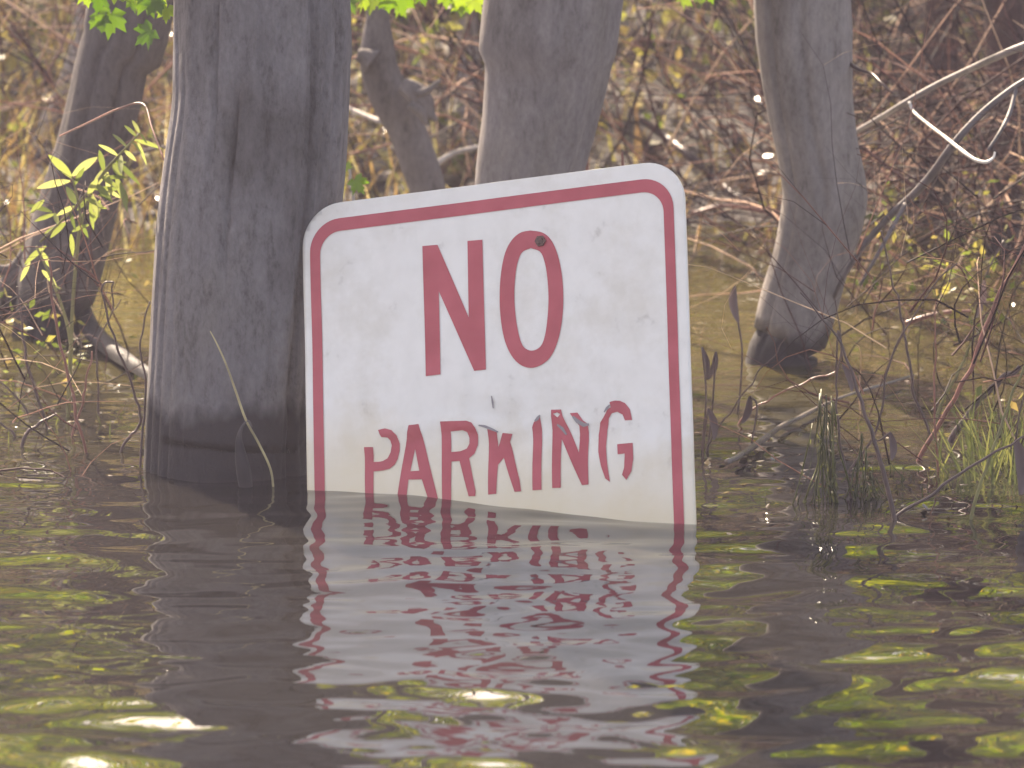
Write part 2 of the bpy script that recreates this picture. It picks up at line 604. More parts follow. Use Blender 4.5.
mid = tree('maple_tree', 'smooth grey trunk widening upward behind the top edge of the sign',
           [(0, 484, 623), (60, 485, 613), (120, 482, 598), (180, 475, 584), (300, 468, 578), (400, 462, 578)],
           4.62, M_MID, 3.4, 5.1, amp=0.012, segs=90, notches=[(deg(60), -.4, 2, .2, .004), (deg(10), -.4, .35, .08, .0025)],
           crown=(6, 1300, 2.0, 1.0, 0.055))
right = tree('maple_tree', 'crooked pale grey trunk standing in the water right of the sign',
             [(0, 753, 850), (50, 757, 852), (100, 765, 853), (150, 776, 859), (190, 782, 868), (215, 780, 866), (260, 772, 851), (300, 760, 840), (332, 753, 830), (352, 749, 822), (366, 745, 816)],
             4.73, M_RIGHT, 3.4, 9.4, amp=0.032, segs=90, notches=[(deg(-5), .1, .5, .10, .004), (deg(-48), .0, .5, .07, .004), (deg(25), .05, .2, .1, .002)],
             crown=(6, 1300, 2.0, 1.0, 0.055), base_spread=1.0)


def roots(g):
    D = 4.95
    for path in ([(78, 305, 11), (92, 332, 10), (112, 350, 9), (135, 366, 7), (158, 380, 6)],
                 [(60, 270, 14), (38, 288, 12), (14, 300, 9), (-6, 322, 7)],
                 [(34, 262, 10), (10, 282, 10), (-2, 300, 9), (-14, 330, 8)],
                 [(70, 290, 9), (46, 304, 7), (22, 310, 6), (-8, 318, 4)],
                 [(40, 230, 6), (20, 262, 6), (6, 270, 5), (-10, 266, 4)]):
        g.tube(catmull([(*P(x, y, min(D - .02, DW(y + 10))), r * D / F) for x, y, r in path], 8), 12, notch_disp(3 + path[0][0], .45, ()))


left = tree('leaning_tree', 'dark leaning trunk with exposed roots at the left edge',
            [(0, 88, 176), (50, 77, 153), (100, 66, 140), (150, 54, 127), (200, 40, 118), (250, 25, 106), (300, 14, 92), (335, 12, 78)],
            4.9, M_BACK, 3.2, 12.2, amp=0.12, segs=80, notches=[(deg(-20), -.4, 2, .08, .006), (deg(25), -.4, 2, .06, .006)],
            crown=(6, 1300, 2.0, 1.0, 0.055), extra=roots)


def burl(g):
    D = 5.28
    g.tube(catmull([(*P(x, y, D - .015), r * D / F) for x, y, r in ((402, 84, 8), (414, 92, 11), (424, 101, 10), (429, 112, 7), (437, 121, 2))], 7), 18, notch_disp(8, .9, ()))
    g.tube(catmull([(*P(x, y, D - .02), r * D / F) for x, y, r in ((410, 104, 6), (420, 112, 7), (426, 124, 2))], 6), 12, notch_disp(5, .9, ()))
    g.tube(catmull([(*P(x, y, D - .02), r * D / F) for x, y, r in ((416, 94, 5), (428, 90, 4), (440, 80, 1.5))], 6), 9, notch_disp(6, .6, ()))
    g.tube(catmull([(*P(x, y, D), r * D / F) for x, y, r in ((372, 62, 14), (364, 57, 9), (357, 55, 6))], 4), 12, notch_disp(8, .2, ()))


slim = tree('leaning_tree', 'slim bent grey trunk with a dark burl behind the sign top',
            [(-30, 362, 384), (10, 367, 388), (40, 361, 393), (70, 360, 398), (100, 371, 412), (130, 388, 425), (160, 399, 437), (190, 410, 446), (260, 428, 462), (330, 440, 470)],
            5.3, M_SLIM, 2.8, 14.7, amp=0.06, segs=48, extra=burl, crown=(5, 800, 1.4, 0.8, 0.05))
# trees on the bank
for nm, lab, rows, D, mt, sd in (
        ('bank_tree', 'dark brown trunk at the far right edge of the picture', [(-20, 984, 1022), (100, 986, 1021), (200, 988, 1022), (290, 985, 1027)], 5.5, M_FAR, 21.2),
        ('bank_tree', 'blurred purplish trunk among twigs, second from the right edge', [(-20, 926, 962), (100, 920, 956), (200, 912, 948), (270, 908, 946)], 5.75, M_FAR, 25.2),
        ('bank_tree', 'thin pale stem between the burled trunk and the wide trunk', [(-20, 456, 480), (60, 458, 480), (120, 456, 478), (200, 452, 478)], 6.1, M_PALE, 28.0),
        ('bank_tree', 'pale lit slanting stem left of the leaning trunk', [(-20, 82, 92), (60, 66, 78), (120, 40, 54), (180, 18, 32), (240, 2, 16)], 6.0, M_PALE, 31.0)):
    tree(nm, lab, rows, D, mt, 4.4 + sd % 1, sd, amp=0.1, segs=28, crown=(5, 500, 3.0, 0.6, 0.06), step=0.02)


# leaf sprays hanging into the top of the picture belong to their trees
def spray(parent, D, leaves, twig):
    g = Geo()
    if twig:
        g.tube(catmull([(*P(x, y, D), 0.0022 * (1 - 0.6 * i / len(twig))) for i, (x, y) in enumerate(twig)], 4), 5, mi=1)
    for (x, y, ang, L, tilt) in leaves:
        p = P(x, y, D + random.uniform(-.03, .03))
        a = math.radians(ang)
        d = np.array([math.cos(a), 0.35 * tilt, math.sin(a)])
        up = np.array([0.25 * math.sin(tilt * 5), -0.9, 0.55 + 0.3 * tilt])
        maple_leaf(g, p, d, up, L * D / F)
    return g.build('leaf_spray', [M_MAPLE, M_DARKTWIG], parent)


spray(left, 4.35, [(104, -6, 10, 36, .2), (158, 24, -138, 34, .5), (112, 2, -95, 40, -1.1), (98, 8, -80, 28, -1.5), (124, -2, -30, 24, .7), (100, -14, -100, 34, 1.3), (144, -12, -70, 34, -1.3),
                  (160, -14, -80, 34, 1.6), (168, 2, -95, 24, -1.6), (128, -20, -50, 38, 1.1), (160, -6, -120, 28, -1.8), (84, -16, -80, 26, .4)],
      [(60, -60), (95, -25), (125, -8), (165, 2)])
spray(slim, 4.8, [(360, -14, -70, 34, 1.4), (374, -12, -100, 30, -1.5), (385, -8, -80, 24, .7), (395, -2, -60, 24, .2), (352, -8, -110, 28, -.2), (402, -12, -90, 30, .5),
                  (420, -14, -75, 22, .1)], [(330, -40), (365, -18), (410, -16)])
spray(mid, 4.75, [(458, -8, -80, 26, .6), (470, -6, -60, 24, -.3), (464, 0, -100, 18, .3), (446, -10, -90, 22, .8)], [(480, -50), (466, -20), (455, -12)])
spray(right, 4.9, [(676, -8, -40, 24, .6), (690, -4, -20, 20, 1.3), (706, -16, -70, 24, .8)], [(740, -60), (700, -22), (660, -18)])

# ------------------------------------------------------------------ the sign
SW, SH = 0.305, 0.457
SPOS = Vector((-0.0162, 4.0736, 0.2283))
ya, le, ro = math.radians(-23.96), math.radians(-18.41), math.radians(-9.6)
SROT = Matrix.Rotation(ya, 3, 'Z') @ Matrix.Rotation(le, 3, 'X') @ Matrix.Rotation(ro, 3, 'Y')
SN = SROT @ Vector((0, -1, 0))


def on_sign(px, py):
    d = ray(px, py)
    o = Vector((0, 0, H))
    t = (SPOS - o).dot(SN) / d.dot(SN)
    q = SROT.transposed() @ (o + d * t - SPOS)
    return (q.x, q.z)


CREASE = [on_sign(*p) for p in ((368, 446), (384, 432), (412, 429), (440, 421), (478, 425), (498, 432), (512, 434), (531, 422), (539, 415), (556, 416), (574, 421), (589, 424), (606, 412), (612, 402))]
CREASE = np.array(CREASE)


def seg_dist(x, z, pl):
    best = 9
    for (ax, az), (bx, bz) in zip(pl[:-1], pl[1:]):
        vx, vz = bx - ax, bz - az
        t = max(0, min(1, ((x - ax) * vx + (z - az) * vz) / (vx * vx + vz * vz)))
        dd = math.hypot(x - ax - t * vx, z - az - t * vz)
        best = min(best, dd)
    return best


def dent(x, z):
    """Depth of the crumpled sheet (local Y, + is away from the viewer)."""
    d = seg_dist(x, z, CREASE)
    r = -0.0022 * math.exp(-(d / 0.006) ** 2) + 0.0022 * math.exp(-(d / 0.02) ** 2)
    cx, cz = on_sign(505, 440)
    r += 0.0035 * math.exp(-((x - cx) / 0.05) ** 2 - ((z - cz) / 0.022) ** 2)
    cx, cz = on_sign(592, 428)
    r += 0.0025 * math.exp(-((x - cx) / 0.02) ** 2 - ((z - cz) / 0.015) ** 2)
    r += 0.0012 * noise.noise(Vector((x * 14, z * 14, 2.2)))
    return r


def flat_part(name, loops, mats, parent, lift, cell=0.005, zrange=None, smooth=True):
    """A flat outline (outer loop, then holes) in sign coordinates, cut fine and pressed onto the crumpled sheet."""
    tri = geometry.tessellate_polygon([[Vector((x, z, 0)) for x, z in lp] for lp in loops])
    flat = [p for lp in loops for p in lp]
    bm = bmesh.new()
    vs = [bm.verts.new((x, 0, z)) for x, z in flat]
    for t in tri:
        try:
            bm.faces.new([vs[i] for i in t])
        except ValueError:
            pass
    xs = [p[0] for p in flat]
    zs = [p[1] for p in flat]
    zlo = max(min(zs), zrange[0]) if zrange else min(zs)
    zhi = min(max(zs), zrange[1]) if zrange else max(zs)
    for lo, hi, no in ((min(xs), max(xs), (1, 0, 0)), (zlo, zhi, (0, 0, 1))):
        k = math.ceil(lo / cell)
        while k * cell < hi:
            co = Vector(no) * (k * cell)
            bmesh.ops.bisect_plane(bm, geom=bm.verts[:] + bm.edges[:] + bm.faces[:], dist=1e-6, plane_co=co, plane_no=no)
            k += 1
    for v in bm.verts:
        v.co.y = dent(v.co.x, v.co.z) - lift
    bm.normal_update()
    for f in bm.faces:
        if f.normal.y > 0:
            f.normal_flip()
        f.smooth = smooth
    me = bpy.data.meshes.new(name)
    bm.to_mesh(me)
    bm.free()
    return link(name, me, mats, parent)


def rrect(x0, x1, z0, z1, r, n=10):
    out = []
    for cx, cz, a0 in ((x1 - r, z1 - r, 0), (x0 + r, z1 - r, 90), (x0 + r, z0 + r, 180), (x1 - r, z0 + r, 270)):
        for k in range(n + 1):
            a = math.radians(a0 + 90 * k / n)
            out.append((cx + r * math.cos(a), cz + r * math.sin(a)))
    return out


# white reflective sheet, dusty, with silt stains low down
m, nt, b = newmat('sign_white')
L = nt.links
tc = nt.nodes.new('ShaderNodeTexCoord')
n1 = node(nt, 'ShaderNodeTexNoise', Scale=55.0, Detail=5.0, Roughness=0.6)
L.new(tc.outputs['Object'], n1.inputs[0])
c1 = ramp(nt, n1.outputs[0], [(0.22, (0.46, 0.41, 0.35)), (0.37, (0.65, 0.605, 0.54)), (0.6, (0.69, 0.645, 0.58))])
n2 = node(nt, 'ShaderNodeTexNoise', Scale=12.0, Detail=6.0, Roughness=0.7)
L.new(tc.outputs['Object'], n2.inputs[0])
sep = nt.nodes.new('ShaderNodeSeparateXYZ')
L.new(tc.outputs['Object'], sep.inputs[0])
tilt = node(nt, 'ShaderNodeMath', operation='MULTIPLY_ADD')
tilt.inputs[1].default_value = 0.20                       # the old water line runs level across the rolled sign
L.new(sep.outputs['X'], tilt.inputs[0])
L.new(sep.outputs['Z'], tilt.inputs[2])
ad = node(nt, 'ShaderNodeMath', operation='MULTIPLY_ADD')
ad.inputs[1].default_value = 0.07
L.new(n2.outputs[0], ad.inputs[0])
L.new(tilt.outputs[0], ad.inputs[2])
mr = node(nt, 'ShaderNodeMapRange')
mr.inputs['From Min'].default_value = -0.215
mr.inputs['From Max'].default_value = -0.14
mr.inputs['To Min'].default_value = 1.0
mr.inputs['To Max'].default_value = 0.0
L.new(ad.outputs[0], mr.inputs[0])
c2 = ramp(nt, n2.outputs[0], [(0.36, (0.9, 0.88, 0.84)), (0.52, (1, 1, 1))])
gr = node(nt, 'ShaderNodeMix', data_type='RGBA', blend_type='MULTIPLY')
gr.inputs[0].default_value = 1
L.new(c1.outputs[0], gr.inputs['A'])
L.new(c2.outputs[0], gr.inputs['B'])
mx = node(nt, 'ShaderNodeMix', data_type='RGBA')
L.new(mr.outputs[0], mx.inputs[0])
L.new(gr.outputs['Result'], mx.inputs['A'])
mx.inputs['B'].default_value = (0.62, 0.51, 0.335, 1)
L.new(mx.outputs['Result'], b.inputs['Base Color'])
b.inputs['Roughness'].default_value = 0.45
M_SIGN = m
m, nt, b = newmat('sign_red')
tc = nt.nodes.new('ShaderNodeTexCoord')
n1 = node(nt, 'ShaderNodeTexNoise', Scale=40.0, Detail=5.0)
nt.links.new(tc.outputs['Object'], n1.inputs[0])
c1 = ramp(nt, n1.outputs[0], [(0.3, (0.35, 0.04, 0.05)), (0.7, (0.44, 0.066, 0.08))])
nt.links.new(c1.outputs[0], b.inputs['Base Color'])
b.inputs['Roughness'].default_value = 0.45
M_RED = m
m, nt, b = newmat('mark_grey')
b.inputs['Base Color'].default_value = (0.22, 0.19, 0.19, 1)
M_MARK = m
m, nt, b = newmat('rust')
mp = mapping(nt, (600, 600, 600))
n1 = node(nt, 'ShaderNodeTexNoise', Scale=1.0, Detail=3.0)
nt.links.new(mp.outputs[0], n1.inputs[0])
c1 = ramp(nt, n1.outputs[0], [(0.3, (0.06, 0.035, 0.03)), (0.7, (0.14, 0.07, 0.055))])
nt.links.new(c1.outputs[0], b.inputs['Base Color'])
b.inputs['Roughness'].default_value = 0.8
M_RUST = m
m, nt, b = newmat('galvanised_steel')
mp = mapping(nt, (30, 30, 30))
n1 = node(nt, 'ShaderNodeTexNoise', Scale=1.0, Detail=4.0)
nt.links.new(mp.outputs[0], n1.inputs[0])
c1 = ramp(nt, n1.outputs[0], [(0.3, (0.14, 0.13, 0.12)), (0.7, (0.3, 0.29, 0.28))])
nt.links.new(c1.outputs[0], b.inputs['Base Color'])
b.inputs['Metallic'].default_value = 0.6
b.inputs['Roughness'].default_value = 0.55
M_STEEL = m

sign = empty('no_parking_sign', (0, 0, 0), 'tilted white sign with red border reading NO PARKING, half under the flood water', 'sign')
sign.matrix_world = Matrix.Translation(SPOS) @ SROT.to_4x4()
panel = flat_part('panel', [rrect(-SW / 2, SW / 2, -SH, 0, 0.031)], M_SIGN, sign, 0.0)
sol = panel.modifiers.new('thickness', 'SOLIDIFY')
sol.thickness = 0.002
sol.offset = -1
bx0, bx1, bz1, bz0 = -SW / 2 + 0.0062, SW / 2 - 0.0086, -0.0122, -SH + 0.012
o_ = rrect(bx0, bx1, bz0, bz1, 0.024)
i_ = rrect(bx0 + 0.0082, bx1 - 0.0078, bz0 + 0.0098, bz1 - 0.0098, 0.0165)
flat_part('border', [o_, i_], M_RED, sign, 0.0005)


def reg(ox, oy, s, pts):
    return [on_sign(ox + x / s, oy + y / s) for x, y in pts]


def smooth_loop(pts, n=4):
    pts = list(pts)
    c = catmull(pts + [pts[0]], n)
    return [tuple(p) for p in c[:-1]]


LET = []
LET.append([reg(410, 220, 4.518, [(56, 118), (124, 112), (266, 440), (259, 94), (327, 89), (344, 676), (291, 682), (130, 322), (139, 698), (72, 706)])])
LET.append([smooth_loop(reg(410, 220, 4.518, [(545, 48), (600, 58), (640, 92), (670, 160), (688, 250), (694, 350), (688, 450), (670, 540), (640, 610), (600, 650), (548, 668), (500, 655), (460, 615), (430, 550), (412, 460), (406, 350), (412, 240), (430, 150), (460, 92), (500, 58)])),
            smooth_loop(reg(410, 220, 4.518, [(548, 128), (590, 145), (610, 190), (622, 260), (627, 350), (622, 440), (610, 520), (590, 570), (552, 590), (515, 575), (495, 530), (480, 450), (473, 350), (478, 250), (490, 185), (510, 145)]))])
R1 = lambda p: reg(350, 390, 6.827, p)
R2 = lambda p: reg(500, 390, 6.827, p)
LET.append([R1([(95, 390), (157, 390), (158, 490), (195, 489), (222, 484), (255, 465), (274, 425), (281, 375), (272, 343), (255, 325), (215, 322), (202, 300), (190, 272), (240, 262), (285, 275), (318, 310), (336, 365), (336, 415), (325, 470), (305, 510), (270, 538), (225, 549), (160, 556), (163, 775), (106, 778)])])
LET.append([R1([(400, 240), (468, 232), (604, 752), (538, 757), (490, 610), (400, 612), (384, 765), (318, 768), (390, 290)]), R1([(440, 400), (472, 550), (412, 555)])])
LET.append([R1([(615, 215), (790, 208), (825, 220), (848, 255), (862, 300), (860, 370), (840, 430), (806, 462), (860, 690), (858, 725), (812, 727), (742, 482), (688, 486), (692, 757), (630, 760)]),
            R1([(680, 280), (760, 271), (790, 283), (803, 320), (803, 360), (787, 395), (745, 414), (684, 420)])])
LET.append([[on_sign(*p) for p in ((486.2, 428.6), (495.3, 431.0), (496.0, 446), (501.2, 432.3), (511, 433.3), (508, 441), (519.8, 480), (521.6, 491.6), (515, 492), (502.3, 457), (497.2, 464.5), (496.8, 494), (488.6, 494.8))]])
LET.append([R2([(210, 250), (225, 215), (268, 178), (274, 270), (286, 682), (224, 686)])])
LET.append([R2([(343, 132), (410, 130), (425, 180), (535, 425), (533, 240), (505, 205), (470, 155), (520, 150), (560, 205), (598, 230), (593, 245), (605, 645), (560, 650), (412, 330), (416, 668), (358, 670)]), R2([(358, 160), (385, 150), (407, 163), (388, 186)])])
LET.append([R2([(735, 130), (755, 118), (748, 82), (785, 72), (815, 72), (850, 88), (885, 130), (902, 205), (850, 206), (832, 165), (795, 147), (760, 157), (738, 190), (724, 270), (721, 380), (733, 500), (752, 628), (720, 605), (690, 520), (668, 420), (662, 300), (676, 220), (705, 180)])])
LET.append([R2([(800, 370), (908, 362), (913, 470), (900, 555), (865, 615), (835, 580), (850, 530), (854, 435), (805, 440)])])
for lp in LET:
    flat_part('letter', lp, M_RED, sign, 0.0005)
# dark marks along the crease and a short slot
def stroke(pts, w):
    q = [on_sign(*p) for p in pts]
    up, dn = [], []
    for i, (x, z) in enumerate(q):
        a, c = q[max(i - 1, 0)], q[min(i + 1, len(q) - 1)]
        tx, tz = c[0] - a[0], c[1] - a[1]
        l = math.hypot(tx, tz)
        wd = w * (0.25 + 0.75 * math.sin(math.pi * (i + .3) / (len(q) - .4)))
        up.append((x - tz / l * wd, z + tx / l * wd))
        dn.append((x + tz / l * wd, z - tx / l * wd))
    return up + dn[::-1]


for pts, w in (([(491.5, 396), (492.3, 402), (492.6, 408)], 0.0008), ([(478, 425), (484, 426), (490, 428.5), (497, 431.5)], 0.0010),
               ([(572, 416), (577, 421), (583, 424.5), (588, 424)], 0.0016), ([(534, 421), (537, 418), (539.5, 415)], 0.0012),
               ([(556, 424), (561, 428), (565, 434)], 0.0012), ([(604, 412), (607, 408), (610, 405)], 0.0010)):
    flat_part('dark_mark', [stroke(pts, w)], M_MARK, sign, 0.0009)
# bolt through the O, post behind
g = Geo()
bx, bz = on_sign(541.3, 241.5)
for rr, y0, y1 in ((0.0042, -0.0004, -0.0030), (0.0026, -0.0030, -0.0042)):
    rim = [(bx + rr * math.cos(k * math.pi / 3), bz + rr * math.sin(k * math.pi / 3)) for k in range(6)]
    nb = len(g.v)
    g.v += [(x, y0, z) for x, z in rim] + [(x, y1, z) for x, z in rim]
    for k in range(6):
        g.f.append((nb + k, nb + (k + 1) % 6, nb + 6 + (k + 1) % 6, nb + 6 + k))
        g.m.append(0)
    g.f.append(tuple(nb + 6 + k for k in range(6)))
    g.m.append(0)
me = bpy.data.meshes.new('bolt')
me.from_pydata(g.v, [], g.f)
link('bolt', me, M_RUST, sign)
prof = [(-.022, .004), (-.022, .007), (-.013, .007), (-.009, .022), (.009, .022), (.013, .007), (.022, .007), (.022, .004), (.0105, .004), (.0065, .019), (-.0065, .019), (-.0105, .004)]
me = bpy.data.meshes.new('post')
vs = [(bx + x, y + 0.005, z) for z in (-0.03, -1.0) for x, y in prof]
k = len(prof)
fs = [(i, (i + 1) % k, k + (i + 1) % k, k + i) for i in range(k)] + [tuple(range(k))]
me.from_pydata(vs, [], fs)
link('post', me, M_STEEL, sign)

# ------------------------------------------------------------------ branches and stems one can point at
def stem(name, label, cat, pts, mat, D=None, group=None, forks=(), segs=8, wob=0.3):
    """pts: (px, py, width in pixels[, D]). A base lying on the water line stands on it."""
    def conv(pp):
        return [(*P(p[0], p[1], p[3] if len(p) > 3 else D), max(0.0004, p[2] / 2 * (p[3] if len(p) > 3 else D) / F)) for p in pp]
    q = conv(pts)
    g = Geo()
    g.tube(catmull(q, 6), segs, notch_disp(len(pts) * 1.7 + q[0][0], wob, ()))
    for fk in forks:
        g.tube(catmull(conv(fk), 5), 6)
    o = g.build(name, mat)
    return tag(o, label, cat, group)


def sunk(px, py, w, dx=0):
    """A stem base: the point on the water at (px, py) and one below it."""
    D = DW(py)
    return [(px + dx, py + 90, w, D)], (px, py, w, D), D


def water_stem(label, base, pts, mat, w0=4, w1=2, lean=0.0, group=None, forks=(), name='dead_sapling', cat='sapling'):
    D = DW(base[1])
    n = len(pts)
    full = [(base[0] - (pts[0][0] - base[0]) * 0.3, base[1] + 40, w0, D), (base[0], base[1], w0, D)]
    w0, w1 = w0 * 0.8, w1 * 0.75
    full = [(a, b_, c * 0.8, d) for a, b_, c, d in full]
    dense = catmull(pts, 3)
    n = len(dense)
    for i, (x, y) in enumerate(dense):
        x, y = x + random.gauss(0, 0.9), y + random.gauss(0, 0.9)
        full.append((x, y, w0 + (w1 - w0) * (i + 1) / n, D + lean * (i + 1) / n))
    fk = [[(x, y, ww * (1 - .5 * j / len(f)), D + lean * 0.6) for j, (x, y, ww) in enumerate(f)] for f in forks]
    return stem(name, label, cat, full, mat, D, group, fk)


stem('fallen_branch', 'long pale grey branch slanting up right from the crooked trunk', 'branch',
     [(826, 150, 6, 4.95), (856, 132, 6, 4.9), (880, 118, 6, 4.85), (905, 103, 6.5, 4.8), (935, 86, 6.5, 4.78), (962, 73, 7, 4.75), (990, 60, 7.5, 4.7), (1024, 46, 8, 4.65), (1100, 20, 9, 4.6)], M_BRANCH)
stem('fallen_branch', 'arched grey branch running from the water to the upper right edge', 'branch',
     [(826, 330, 5, 4.75), (838, 288, 4.3, 4.7), (862, 248, 5.8, 4.68), (890, 216, 7.2, 4.66), (912, 196, 7.9, 4.64), (932, 174, 8.6, 4.62), (952, 146, 7.9, 4.6), (975, 120, 7.2, 4.6), (1000, 98, 6.5, 4.6), (1030, 78, 5.8, 4.6), (1090, 50, 5.0, 4.6)], M_DUSK,
     forks=[[(1016, 88, 4.3, 4.6), (1010, 112, 5, 4.58), (1000, 132, 4, 4.56), (988, 150, 3, 4.55)], [(905, 204, 5, 4.64), (880, 250, 4, 4.6), (860, 285, 3, 4.6)]])
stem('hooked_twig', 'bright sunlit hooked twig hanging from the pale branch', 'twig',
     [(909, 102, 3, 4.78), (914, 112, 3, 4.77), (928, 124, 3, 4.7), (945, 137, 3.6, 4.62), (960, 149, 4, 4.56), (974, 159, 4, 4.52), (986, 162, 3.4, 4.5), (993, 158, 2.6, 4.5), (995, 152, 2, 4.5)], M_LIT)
stem('dead_twig', 'short dark twig sticking out of the crooked trunk near its top', 'twig',
     [(848, 62, 5, 4.72), (858, 69, 4, 4.71), (872, 74, 3, 4.7), (882, 84, 3, 4.68), (892, 93, 2, 4.68)], M_DARKTWIG)
stem('fallen_branch', 'dark sloping branch in the brush right of the sign corner', 'branch',
     [(640, 118, 8, 5.75), (664, 136, 9, 5.75), (690, 156, 10, 5.7), (715, 180, 10, 5.7), (742, 200, 9, 5.65), (775, 214, 8, 5.6)], M_DARKTWIG)
stem('fallen_branch', 'thin reddish branch arching behind the crooked trunk', 'branch',
     [(690, 214, 4, 5.5), (725, 206, 4, 5.5), (765, 212, 5, 5.5), (800, 222, 5, 5.5)], M_REDTWIG)
stem('fallen_branch', 'pale curved branch beside the burled slim trunk', 'branch',
     [(345, 106, 4, 5.6), (362, 114, 5, 5.55), (382, 122, 6, 5.5)], M_PALE)
stem('fallen_branch', 'thick pale twig between the burl and the wide trunk', 'branch',
     [(436, 164, 7, 5.5), (455, 153, 6, 5.5), (482, 146, 4, 5.5)], M_PALE)

# right-hand tangle
G_R = 'dead saplings standing in the water right of the sign'
water_stem('tall dark stem leaning left, foremost of the right tangle', (895, 522), [(884, 474), (874, 440), (862, 402), (850, 369), (838, 340), (822, 318), (800, 292)], M_DARKTWIG, 6, 2.5, group=G_R)
water_stem('low dark stem slanting right from the foremost stem base', (894, 519), [(930, 495), (972, 466), (1010, 444), (1040, 430)], M_DARKTWIG, 4.5, 2.5, group=G_R)
water_stem('red stem rising to the right edge above the grass', (918, 462), [(936, 430), (956, 398), (978, 350), (997, 298), (1012, 270), (1030, 236)], M_REDTWIG, 6, 4, group=G_R)
water_stem('straight olive stem behind the red stem', (936, 418), [(950, 388), (964, 361), (986, 318), (1012, 276)], M_OLIVE, 4, 3, group=G_R)
water_stem('thick dark stick leaning right beside the grass clump', (950, 442), [(966, 418), (985, 394), (1000, 380), (1020, 366)], M_DARKTWIG, 8, 7, group=G_R)
water_stem('green stem curving up at the right edge', (971, 518), [(982, 482), (994, 446), (1008, 405), (1026, 362)], M_OLIVE, 4.5, 3.5, group=G_R)
water_stem('thin brown stem with a bent top near the crooked trunk', (929, 432), [(915, 395), (908, 350), (904, 325), (897, 298), (888, 262), (880, 232)], M_DARKTWIG, 3.5, 2, group=G_R)
water_stem('hair-thin twig hanging over the water beside the sign', (706, 452), [(722, 424), (744, 392), (768, 362), (786, 338)], M_DARKTWIG, 2.2, 1.6, group=G_R)
water_stem('arching pale twig under the crooked trunk', (738, 425), [(757, 406), (784, 392), (812, 380), (836, 372)], M_REDTWIG, 2.6, 2, group=G_R)
water_stem('crossed thin stem between tall dark stem and olive stem', (846, 478), [(866, 450), (880, 418), (886, 380), (900, 340), (925, 300), (958, 262)], M_DARKTWIG, 3, 1.8, group=G_R)
water_stem('upright thin red stem left of the red slanting stem', (938, 470), [(936, 430), (934, 390), (936, 340), (935, 300)], M_REDTWIG, 2.8, 1.8, group=G_R)
water_stem('thin upright twig among hanging weed', (851, 497), [(842, 458), (838, 420), (836, 384), (842, 345), (836, 300)], M_DARKTWIG, 3.2, 2, group=G_R)
stem('broken_twig', 'orange-red broken twig lying over the far water at right', 'twig', [(905, 324, 6, 4.8), (925, 317, 5, 4.8), (948, 312, 4, 4.8), (974, 311, 3, 4.8)], M_REDTWIG)
M_FLOAT = twigmat('drift_wood', [(0, (0.1, 0.085, 0.08)), (1, (0.12, 0.1, 0.095))], 0.25)
fs_ = []
for (x, y, w) in ((727, 464, 6), (741, 457, 6), (764, 441, 6), (782, 428, 5), (801, 419, 5), (826, 406, 4), (851, 396, 3), (885, 386, 3), (914, 377, 2)):
    fs_.append((x, y - 2, w, DW(min(y + 6, 470)) - 0.0))
stem('floating_stick', 'grey stick floating on the water with a bright wet end', 'stick', fs_, M_FLOAT)

# left-hand stems
G_L = 'dead saplings standing in the water left of the broad trunk'
water_stem('dark stem curving up at the far left', (47, 428), [(36, 392), (28, 360), (22, 322), (16, 285)], M_DARKTWIG, 4, 2.5, group=G_L)
water_stem('brown stem bending right beside the willow', (86, 452), [(78, 428), (73, 394), (61, 346), (53, 300), (50, 260)], M_REDTWIG, 4, 2.5, group=G_L)
water_stem('wavy dark stem looping beside the broad trunk', (121, 452), [(131, 436), (139, 420), (136, 400), (124, 364), (109, 325), (103, 290), (112, 282), (113, 310)], M_DARKTWIG, 4, 2, group=G_L)
water_stem('short dark twig slanting out at the left edge', (28, 414), [(10, 392), (-12, 370)], M_DARKTWIG, 3, 2, group=G_L)
water_stem('tiny dark twig lowest at the left edge', (15, 437), [(4, 426), (-12, 412)], M_DARKTWIG, 3.5, 2.5, group=G_L)
water_stem('thin stem crossing the dark looping stem', (98, 416), [(100, 385), (96, 350), (108, 320), (120, 300)], M_DARKTWIG, 2.6, 1.6, group=G_L)
water_stem('low reddish stem between willow and broad trunk', (72, 436), [(80, 405), (86, 380), (92, 352)], M_REDTWIG, 3, 2, group=G_L)
water_stem('long thin red stem rising across the broad trunk', (151, 466), [(158, 420), (172, 350), (184, 290), (200, 238), (226, 190), (246, 145), (264, 100)], M_REDTWIG, 4, 2, group=G_L)
water_stem('pinkish leaning stem lowest against the broad trunk', (156, 468), [(164, 420), (176, 372), (188, 332), (198, 303)], M_REDTWIG, 6, 4, group=G_L)
water_stem('short pink stem at the foot of the broad trunk', (162, 467), [(170, 430), (175, 395), (182, 352)], M_REDTWIG, 5, 3, group=G_L)
water_stem('broken red twig leaning low onto the trunk foot', (152, 470), [(168, 462), (180, 452)], M_REDTWIG, 4, 3, group=G_L)
water_stem('dark stem close against the left side of the broad trunk', (140, 470), [(143, 430), (146, 390), (141, 345), (148, 300)], M_DARKTWIG, 3, 2, group=G_L)
water_stem('dark drifting stalk in the water at the lower left', (22, 447), [(30, 430), (44, 420), (58, 414)], M_DARKTWIG, 5, 3, group=G_L)
stem('tall_grass', 'bent yellow grass blade before the broad trunk', 'grass',
     [(274, 500, 2.2, 4.07), (271, 471, 2.2, 4.07), (259, 444, 2.2, 4.07), (246, 420, 2.3, 4.07), (236, 392, 2.2, 4.07), (226, 364, 2, 4.07), (216, 342, 1.5, 4.07), (210, 331, 1.0, 4.07)], M_STRAW)
g = Geo()
Db = 4.07
